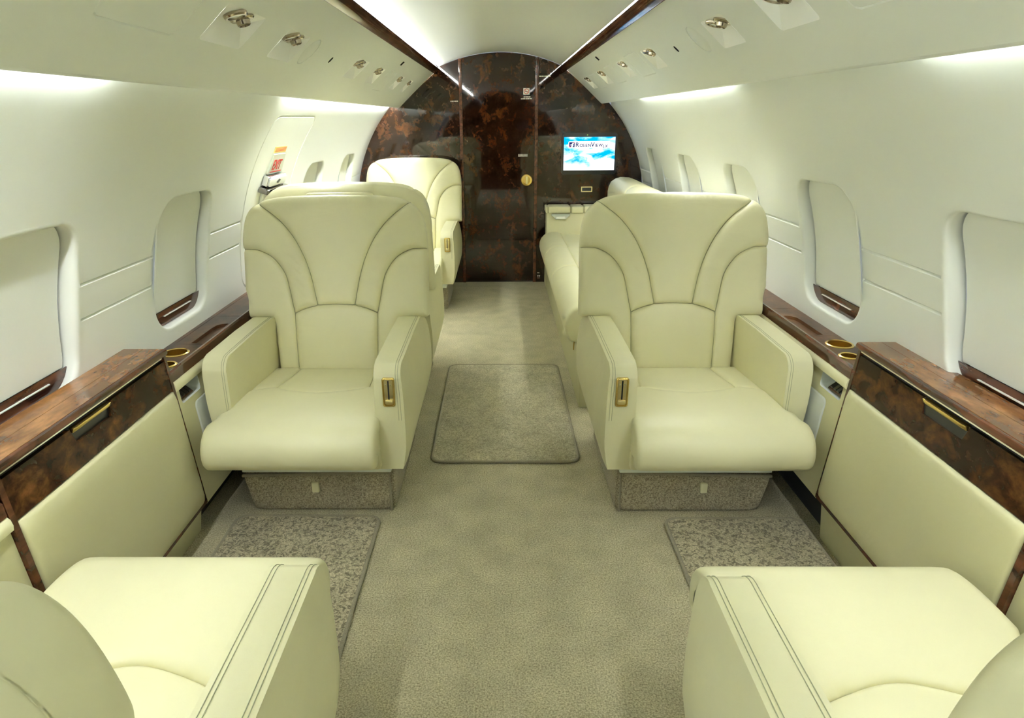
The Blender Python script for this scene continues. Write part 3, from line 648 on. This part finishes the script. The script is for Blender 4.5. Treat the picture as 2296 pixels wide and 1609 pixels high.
    pillow('door_pad', [(y0+0.018, zb+0.014), (y1-0.016, zb+0.014), (y1-0.016, fz0-0.003), (y0+0.018, fz0-0.003)], lambda u, v, h: (s*(F0(v)-0.0025-h), u, v), 'leather_dull', cb, 0.010, 0.012, 0.04, skirt=0.012, keep=False)
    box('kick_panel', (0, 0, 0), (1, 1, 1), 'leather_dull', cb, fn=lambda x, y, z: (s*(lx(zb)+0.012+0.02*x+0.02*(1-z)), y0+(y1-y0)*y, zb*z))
    box('cabinet_back', (min(s*(1.12+OFF), s*(1.20+OFF)), y0+0.01, zb), (max(s*(1.12+OFF), s*(1.20+OFF)), y1-0.01, ct-0.03), 'dark_gap', cb)

# ------------------------------------------------------------------ foot mats
def floor_mat(label, x0, x1, y0, y1, m, r=0.045, open_far=False):
    t = thing('floor_mat', label, 'floor mat', ((x0+x1)/2, (y0+y1)/2, 0))
    prism('pile', rrect(x0+0.006, x1-0.006, y0+0.006, y1-0.006, r, 6), 0.0, 0.012, lambda a, b, t_: (a, b, t_), m, t, 0.004)
    tubes('bound_edge', [[(u, v, 0.009) for u, v in dens(rrect(x0+0.004, x1-0.004, y0+0.004, y1-0.004, r, 8), 0.05)]], 0.0065, 'piping', t, True, 8)
floor_mat('grey beige carpet mat lying in the aisle between the front and rear seats', -0.300, 0.332, 2.462, 3.63, 'mat_aisle')
floor_mat('mottled brown carpet foot mat before the left forward facing armchair', -0.965, -0.437, 0.95, 2.062, 'mat_spot')
floor_mat('mottled brown carpet foot mat before the right forward facing armchair', 0.580, 1.075, 0.95, 2.048, 'mat_spot')

# ------------------------------------------------------------------ armchairs
def mirror(pts): return [(-a, b) for a, b in pts]
fan = smooth_line([(0.318, 0.714), (0.229, 0.645), (0.172, 0.575), (0.134, 0.503), (0.108, 0.43), (0.092, 0.36), (0.079, 0.291)], 5)
wing = smooth_line([(0.386, 0.524), (0.352, 0.5235), (0.315, 0.519), (0.258, 0.487), (0.213, 0.425), (0.195, 0.36), (0.184, 0.30), (0.175, 0.257)], 5)
lumtop = smooth_line([(0.0, 0.294), (0.04, 0.2925), (0.079, 0.289), (0.130, 0.276), (0.175, 0.257)], 4)
topc = smooth_line([(0.386, 0.524), (0.383, 0.58), (0.373, 0.640), (0.353, 0.683), (0.318, 0.714)], 5)
topl = smooth_line([(0.318, 0.714), (0.27, 0.7325), (0.18, 0.743), (0.0, 0.748)], 5)
i79 = min(range(len(lumtop)), key=lambda i: abs(lumtop[i][0]-0.079))
lum_in, lum_out = lumtop[:i79+1], lumtop[i79:]
lum_in[-1] = lum_out[0] = fan[-1]
low = [(0.386, 0.40), (0.388, 0.27)]+[(0.374+0.014*math.cos(a), 0.252+0.014*math.sin(a)) for a in np.linspace(0.2, -math.pi/2, 5)]+[(0.285, 0.238), (0.268, 0.230), (0.264, 0.215), (0.258, 0.10), (0.254, 0.0)]
OUT_R = topl[::-1]+topc[::-1][1:]+low
OUTLINE = OUT_R+mirror(OUT_R)[::-1]
P_fan = topl+[]; P_fan = [*fan[::-1], *topl[1:], *mirror(topl)[::-1][1:], *mirror(fan)[1:], *mirror(lum_in)[::-1][1:], *lum_in[1:-1]]
P_bol = [*fan, *lum_out[1:], *wing[::-1][1:], *topc[1:-1]]
P_wing = [*wing, (0.172, 0.12), (0.168, 0.0), *low[::-1]]
P_lum = [*lum_in, *lum_out[1:], (0.172, 0.12), (0.168, 0.004), (0, 0.0), (-0.168, 0.004), (-0.172, 0.12), *mirror(lum_out)[::-1], *mirror(lum_in)[::-1][1:-1]]
ROUT = np.array(OUTLINE)
def seat(label, loc, rot, aisle, recline=0.16, shift=0.0, lift=0.0, lever='nickel', group=None):
    """armchair facing local -Y, origin on the floor below the arm fronts; aisle=+1/-1 side carries the brass lever"""
    root = thing('armchair', label, 'armchair', (0, 0, 0), group); A = aisle
    # backrest
    dv = Vector((0, recline, 0.72)).normalized(); nn = Vector((0, -dv.z, dv.y)); yb, zb = 0.578, 0.35
    def bmap(u, v, h):
        if u*A < -0.366 and v < 0.36: u = -A*(0.366+(abs(u)-0.366)*max(0.0, min(1.0, (v-0.30)/0.06)))
        p = Vector((u, yb, zb))+dv*v+nn*(h+0.010*math.exp(-((v-0.18)/0.14)**2)+0.05*max(0, abs(u)-0.20)**2*4)
        return (p.x, p.y, p.z+lift)
    wr = lambda u, v: 0.0022*math.sin(170*v-70*abs(u)+3*math.sin(40*u))*math.exp(-((v-0.42)/0.09)**2)
    bk = mesh('backrest', *(lambda o=None: ([], []))(), None, root, False, keep=True) if False else None
    shell_o = pillow('backrest', OUTLINE, lambda u, v, h: bmap(u, v, -0.055-h), 'leather', root, 0.06, 0.075, 0.040, skirt=-0.002)
    kw = dict(outer=ROUT, ro=0.034, Do=0.034, skirt=0.058)
    pillow('headrest_panel', P_fan, bmap, 'leather', shell_o, 0.016, 0.022, 0.020, **kw)
    pillow('lumbar_cushion', P_lum, bmap, 'leather', shell_o, 0.022, 0.026, 0.022, **kw)
    for sg in (1, -1):
        f = (lambda P: P if sg > 0 else mirror(P)[::-1])
        pillow('bolster', f(P_bol), bmap, 'leather', shell_o, 0.025, 0.032, 0.011, bumpf=wr, **kw)
        pillow('side_wing', f(P_wing), bmap, 'leather', shell_o, 0.016, 0.018, 0.022, **kw)
    cords = []
    for sg in (1, -1):
        for ln in (fan, wing, lum_out, lum_in, [(0.175, 0.257), (0.172, 0.12), (0.168, 0.004)]):
            L_ = dens(ln, 0.012, False); dd_ = segdist(np.array(L_), ROUT, np.roll(ROUT, -1, 0)).min(1)
            cords.append([bmap(sg*u*(1 if q > 0.004 else 0.994), v, (0.0045 if q > 0.004 else 0.0)-0.034*(1-math.sqrt(max(0, 1-(1-min(q/0.034, 1))**2)))) for (u, v), q in zip(L_, dd_) if v > 0.02])
    tubes('seam_shadow_line', cords, 0.0021, 'seam', shell_o, False, 6, True)
    # removable cover on the back of the headrest
    pillow('headrest_cover', rrect(-0.15, 0.15, 0.60, 0.725, 0.02, 4), lambda u, v, h: bmap(u, v, -0.112-h), 'leather', shell_o, 0.008, 0.010, 0.04, skirt=0.004)
    # seat cushion: profile from the rear forward, over the nose and down
    pf = [(0.60, 0.365), (0.45, 0.375), (0.30, 0.388), (0.15, 0.397), (0.03, 0.400), (-0.045, 0.393), (-0.083, 0.380), (-0.106, 0.356), (-0.115, 0.330), (-0.114, 0.304), (-0.107, 0.286), (-0.088, 0.277), (-0.04, 0.274)]
    pf = smooth_line(pf, 5); pa = np.array(pf)-np.array([shift, 0]); ll = np.concatenate([[0], np.cumsum(np.linalg.norm(np.diff(pa, axis=0), axis=1))])
    def ploc(v): return np.interp(v, ll, pa[:, 0]), np.interp(v, ll, pa[:, 1])
    def v_of_y(y): k = np.argmin(pa[:, 0]); return float(np.interp(-y, -pa[:k+1, 0], ll[:k+1]))
    def cmap(u, v, h):
        y, z = ploc(v); y1_, z1_ = ploc(min(v+0.01, ll[-1])); y0_, z0_ = ploc(max(v-0.01, 0)); ty, tz = y1_-y0_, z1_-z0_; l = math.hypot(ty, tz)+1e-9
        return (u, y+h*tz/l, z-h*ty/l)
    ya = 0.27-shift*1.0; v1 = v_of_y(ya+0.03); vend = float(ll[-1]); va = v_of_y(ya-0.02)
    arc = smooth_line([(0.182, v1-0.005), (0.13, v1+0.026), (0.0, va+0.012), (-0.13, v1+0.026), (-0.182, v1-0.005)], 6)
    vr = v_of_y(0.575) if shift == 0 else 0.02
    rear = [*arc, (-0.160, vr), (0.160, vr)]
    wx, vt = 0.306, v_of_y(0.045-0.0) if shift == 0 else v_of_y(0.045)
    def cur(sg, far):
        if far: return [(sg*0.270, v1+0.035), (sg*0.270, vt-0.015), (sg*0.276, vt), (sg*0.292, vt+0.022), (sg*(wx-0.018), vt+0.05), (sg*wx, vt+0.09), (sg*wx, vend-0.05), (sg*(wx-0.03), vend)]
        return [(sg*0.274, v1+0.035), (sg*0.275, vend-0.04), (sg*0.262, vend)]
    nose = [*arc, *cur(-1, A > 0), *cur(1, A < 0)[::-1]]
    co = np.array([*cur(-1, A > 0), *cur(1, A < 0)[::-1]])
    cu_ = pillow('seat_cushion', nose, cmap, 'leather', root, 0.018, 0.032, 0.020, outer=co, ro=0.024, Do=0.018, skirt=0.032)
    core = [cmap(0, v_, -0.014)[1:] for v_ in np.linspace(vt-0.02, vend, 30)]+[(cmap(0, vt-0.02, -0.014)[1], 0.285)]
    prism('cushion_core', core, -(wx-0.003 if A > 0 else 0.2715), (wx-0.003 if A < 0 else 0.2715), lambda a_, b_, t_: (t_, a_, b_), 'leather', cu_, 0.006, 2, True)
    pillow('seat_panel', rear, cmap, 'leather', cu_, 0.010, 0.022, 0.022, skirt=0.05)
    for sg in (1, -1):
        sb = [(sg*0.182, v1-0.005), (sg*0.270, v1+0.035), (sg*0.270, vr), (sg*0.160, vr)]
        pillow('side_bolster', sb if sg > 0 else sb[::-1], cmap, 'leather', cu_, 0.014, 0.028, 0.022, skirt=0.05)
    box('seat_pan', (-0.272, -0.02, 0.214), (0.272, 0.56, 0.29), 'leather', root, 0.012, keep=True)
    # arms
    def arm(sg, front, lowz):
        pr = [(front, lowz), (front-0.003, 0.40), (front, 0.515)]
        pr += [(front+0.055-0.055*math.cos(a), 0.540+0.055*math.sin(a)) for a in np.linspace(0.2, math.pi/2, 6)]
        pr += [(0.40, 0.597), (0.60, 0.592), (0.70, 0.572), (0.755, 0.53), (0.775, 0.46), (0.775, 0.34), (0.755, 0.25), (0.70, lowz+0.02), (0.62, lowz)]
        xo, xi = (0.3555 if sg == A else 0.349), 0.263
        def fn(y, z, t):
            x = xi+(xo-xi)*t
            if sg == A:
                x += 0.022*t*max(0.0, 1-((z-0.37)/0.20)**2)*min(1.0, max(0.0, 0.35+y/0.12))-0.012*t*max(0, (0.30-z)/0.1)
            else: x -= 0.028*t*max(0, (0.45-z)/0.28)**1.2 if z < 0.45 else 0
            return (sg*x, y, z)
        bm = bmesh.new(); prism_bm(bm, [(p, q) for p, q in dens(pr, 0.03)], 0, 1, lambda a, b, t: (a, b, t*0.08), 0.012, 3)
        big = [f_ for f_ in bm.faces if len(f_.verts) > 12]
        for f_ in big:                                   # grid the flat sides so they can curve
            e_ = list(f_.edges)
        bmesh.ops.triangulate(bm, faces=big)
        for k_ in range(1, 12):
            zz_ = 0.19+0.033*k_; bmesh.ops.bisect_plane(bm, geom=bm.verts[:]+bm.edges[:]+bm.faces[:], plane_co=(0, zz_, 0), plane_no=(0, 1, 0))
        for yy_ in (0.04, 0.09, 0.15, 0.3, 0.45, 0.6): bmesh.ops.bisect_plane(bm, geom=bm.verts[:]+bm.edges[:]+bm.faces[:], plane_co=(yy_, 0, 0), plane_no=(1, 0, 0))
        for p in bm.verts: p.co = Vector(fn(p.co.x, p.co.y, p.co.z/0.08))
        ar = from_bm('armrest', bm, 'leather', root, True, 40, True)
        # twin stitch lines following the top edges
        top = [p for p in pr if p[1] > 0.24 and p[0] < 0.72]
        paths = []
        lines = [(0.80, 0.0008), (0.885, 0.0008)] if sg == A else [(0.20, 0.0008), (0.115, 0.0008)]
        if sg == A and shift > 0: lines += [(0.20, 0.0008), (0.115, 0.0008)]
        for tt, off in lines:
            path = []
            for (y, z) in dens(top, 0.02, False):
                x, y_, z_ = fn(y, z, tt); 
                c = np.array([0.38, 0.38]); d = np.array([y_, z_])-c
                path.append((x, y_-(off if z_ < 0.5 else 0)-(0.0005 if z_ > 0.5 else 0), z_+(off if z_ > 0.5 else 0)))
            paths.append(path)
        tubes('stitching', paths, 0.0008, 'stitch', ar, False, 5, True)
        if sg == A:
            xc = sg*0.313; pl = thing('tmp', '', '') if False else None
            y_f = front-0.001+(0.003 if shift > 0 else 0.0)
            pz0, pz1 = 0.452, 0.556; hw = 0.021
            plate = loft('recline_control', [[(xc+u, y_f-d, v) for u, v in rrect(-hw+i_, hw-i_, pz0+i_, pz1-i_, 0.007, 4)] for i_, d in ((0, -0.004), (0, 0.004), (0.002, 0.006), (0.005, 0.006), (0.007, 0.001))], 'brass', ar, True)
            box('control_face', (xc-hw+0.006, y_f-0.0025, pz0+0.006), (xc+hw-0.006, y_f+0.01, pz1-0.006), 'brass_pale', plate, 0, keep=True)
            box('slot', (xc-0.0025, y_f-0.0032, pz0+0.026), (xc+0.0025, y_f-0.001, pz1-0.010), 'black', plate, 0, keep=True)
            box('lever', (xc-0.013, y_f-0.010, pz0+0.013), (xc+0.013, y_f-0.003, pz0+0.026), 'brass_pale', plate, 0.004, keep=True)
            for sx_ in (-1, 1): lathe('screw', [(0.0022, 0), (0.0022, 0.0012), (0.001, 0.0016)], (xc+sx_*0.008, y_f-0.0025, pz1-0.024), (0, -1, 0), 'chrome', plate, 10, True)
        return ar
    arm(A, 0.0, 0.210); arm(-A, 0.075, 0.235)
    # carpeted pedestal
    xw, xa = -A*0.255, A*0.300
    def pfn(x, y, z):
        return (x-(A*-1)*0.03*(1-z/0.15) if x*A < 0 else x, y, z)
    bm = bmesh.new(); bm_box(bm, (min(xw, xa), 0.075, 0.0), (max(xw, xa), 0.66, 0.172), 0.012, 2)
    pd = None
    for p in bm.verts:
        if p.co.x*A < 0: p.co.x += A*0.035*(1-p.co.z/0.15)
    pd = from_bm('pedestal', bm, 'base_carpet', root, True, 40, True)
    # hinged carpet flap at the front with bound edge and pull tab
    fl = [(A*0.285, 0.006), (-A*0.225, 0.006), (-A*0.255, 0.150), (A*0.285, 0.164)]
    if A < 0: fl = fl[::-1]
    fm = lambda u, v, h: (u, 0.070-h, v)
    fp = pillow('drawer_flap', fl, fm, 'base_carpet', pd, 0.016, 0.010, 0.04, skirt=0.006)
    tubes('bound_edge', [[(u, 0.058, v) for u, v in [fl[0], fl[3], fl[2]] ]] if A > 0 else [[(u, 0.058, v) for u, v in [fl[3], fl[0], fl[1]]]], 0.006, 'piping', fp, False, 8, True)
    bm = bmesh.new(); bm_box(bm, (0.0, 0.040, 0.088), (0.026, 0.056, 0.128), 0.004, 2); from_bm('pull_tab', bm, 'leather', fp, True, 40, True)
    box('slide_rail', (min(xw, xa)+0.006, 0.045, 0.170), (max(xw, xa)-0.006, 0.62, 0.215), 'white_metal', root, 0.003, keep=True)
    box('release_lever', (min(A*0.29, A*0.330), 0.20, 0.165), (max(A*0.29, A*0.330), 0.225, 0.195), lever, root, 0.003, keep=True)
    root.location = loc; root.rotation_euler = (0, 0, rot); root.matrix_basis = Matrix.Translation(loc) @ Matrix.Rotation(rot, 4, 'Z')
    return root
PI = math.pi
seat('cream leather armchair with brass lever, left of the aisle mat, facing aft', (-0.692, 2.05, 0), 0, 1)
seat('cream leather armchair with brass lever, right of the aisle mat, in front of the sofa', (0.718, 2.045, 0), 0, -1)
seat('cream leather armchair standing against the burl bulkhead beside the door', (-0.700, 4.80, 0), 0, 1)
seat('cream leather armchair seen from behind, back to back with the left aft facing one', (-0.700, 3.735, 0), PI, -1, recline=0.12, lift=0.025, lever='red')
seat('cream leather armchair on the left foot mat, facing the bulkhead, seat extended', (-0.695, 1.05, 0), PI, -1, recline=0.085, shift=0.16)
seat('cream leather armchair on the right foot mat, facing the bulkhead, seat extended', (0.722, 1.02, 0), PI, 1, recline=0.085, shift=0.16)

# ------------------------------------------------------------------ sofa along the right wall
sf = thing('sofa', 'long cream leather three seat sofa along the right wall beside the bulkhead', 'sofa', (0.7, 4.3, 0))
SY0, SY1 = 3.24, 5.56
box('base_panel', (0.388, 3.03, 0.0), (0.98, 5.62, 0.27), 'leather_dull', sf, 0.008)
pf = smooth_line([(0.99, 0.425), (0.80, 0.430), (0.60, 0.440), (0.47, 0.458), (0.41, 0.455), (0.365, 0.430), (0.342, 0.385), (0.346, 0.335), (0.362, 0.295), (0.39, 0.278)], 5)
pa = np.array(pf); ll = np.concatenate([[0], np.cumsum(np.linalg.norm(np.diff(pa, axis=0), axis=1))])
def smap(u, v, h):
    x, z = np.interp(v, ll, pa[:, 0]), np.interp(v, ll, pa[:, 1]); a, b = max(v-0.01, 0), min(v+0.01, ll[-1])
    tx_, tz_ = np.interp(b, ll, pa[:, 0])-np.interp(a, ll, pa[:, 0]), np.interp(b, ll, pa[:, 1])-np.interp(a, ll, pa[:, 1]); l = math.hypot(tx_, tz_)+1e-9
    return (x+h*tz_/l, u, z-h*tx_/l)
vs = float(np.interp(-0.50, -pa[:, 0][:30], ll[:30])); ys3 = [SY0, 4.21, 4.90, SY1]
for i in range(3):
    a, b = ys3[i], ys3[i+1]; o_ = pillow('seat_cushion', [(a, vs), (b, vs), (b, ll[-1]), (a, ll[-1])], smap, 'leather', sf, 0.016, 0.03, 0.05, skirt=0.07, keep=False)
    pillow('seat_panel', [(a, 0), (b, 0), (b, vs), (a, vs)], smap, 'leather', o_, 0.014, 0.03, 0.05, skirt=0.06, keep=False)
# backrest: leaning cushions with rolled tops
bp = smooth_line([(0.86, 0.44), (0.875, 0.60), (0.885, 0.74), (0.888, 0.82), (0.905, 0.868), (0.945, 0.892), (1.00, 0.895), (1.05, 0.885), (1.09, 0.86)], 5)
ba = np.array(bp); bl = np.concatenate([[0], np.cumsum(np.linalg.norm(np.diff(ba, axis=0), axis=1))])
def b2(u, v, h):
    x, z = np.interp(v, bl, ba[:, 0]), np.interp(v, bl, ba[:, 1]); a, b = max(v-0.01, 0), min(v+0.01, bl[-1])
    tx_, tz_ = np.interp(b, bl, ba[:, 0])-np.interp(a, bl, ba[:, 0]), np.interp(b, bl, ba[:, 1])-np.interp(a, bl, ba[:, 1]); l = math.hypot(tx_, tz_)+1e-9
    return (x-h*tz_/l, u, z+h*tx_/l)
for i in range(3):
    a, b = [3.20, 4.05, 4.80, 5.50][i:i+2]; pillow('back_cushion', [(a, 0), (b, 0), (b, bl[-1]), (a, bl[-1])], b2, 'leather', sf, 0.022, 0.035, 0.05, skirt=0.06, keep=False)
# end console against the bulkhead with padded top and a grey latch
en = box('end_console', (0.385, 5.57, 0.0), (0.98, 5.72, 0.628), 'leather', sf, 0.012)
for (x0, x1) in ((0.398, 0.582), (0.586, 0.690), (0.694, 0.86)):
    box('top_pad', (x0, 5.545, 0.622), (x1, 5.725, 0.678), 'leather', en, 0.014, 3)
box('pad_end', (0.375, 5.555, 0.625), (0.396, 5.725, 0.676), 'leather', en, 0.006)
lt = prism('latch_handle', [(0.425, 0.618), (0.575, 0.618), (0.575, 0.604), (0.552, 0.596), (0.545, 0.575), (0.455, 0.575), (0.448, 0.596), (0.425, 0.604)], 5.535, 5.572, lambda a, b, t: (a, t, b), 'grey_plastic', en, 0.004)
box('latch_grip', (0.462, 5.530, 0.582), (0.538, 5.537, 0.600), 'white', lt, 0.002)
tubes('recline_cord', [[(0.384, 3.27, 0.29), (0.381, 3.27, 0.25), (0.381, 3.272, 0.225)]], 0.003, 'brass', sf)
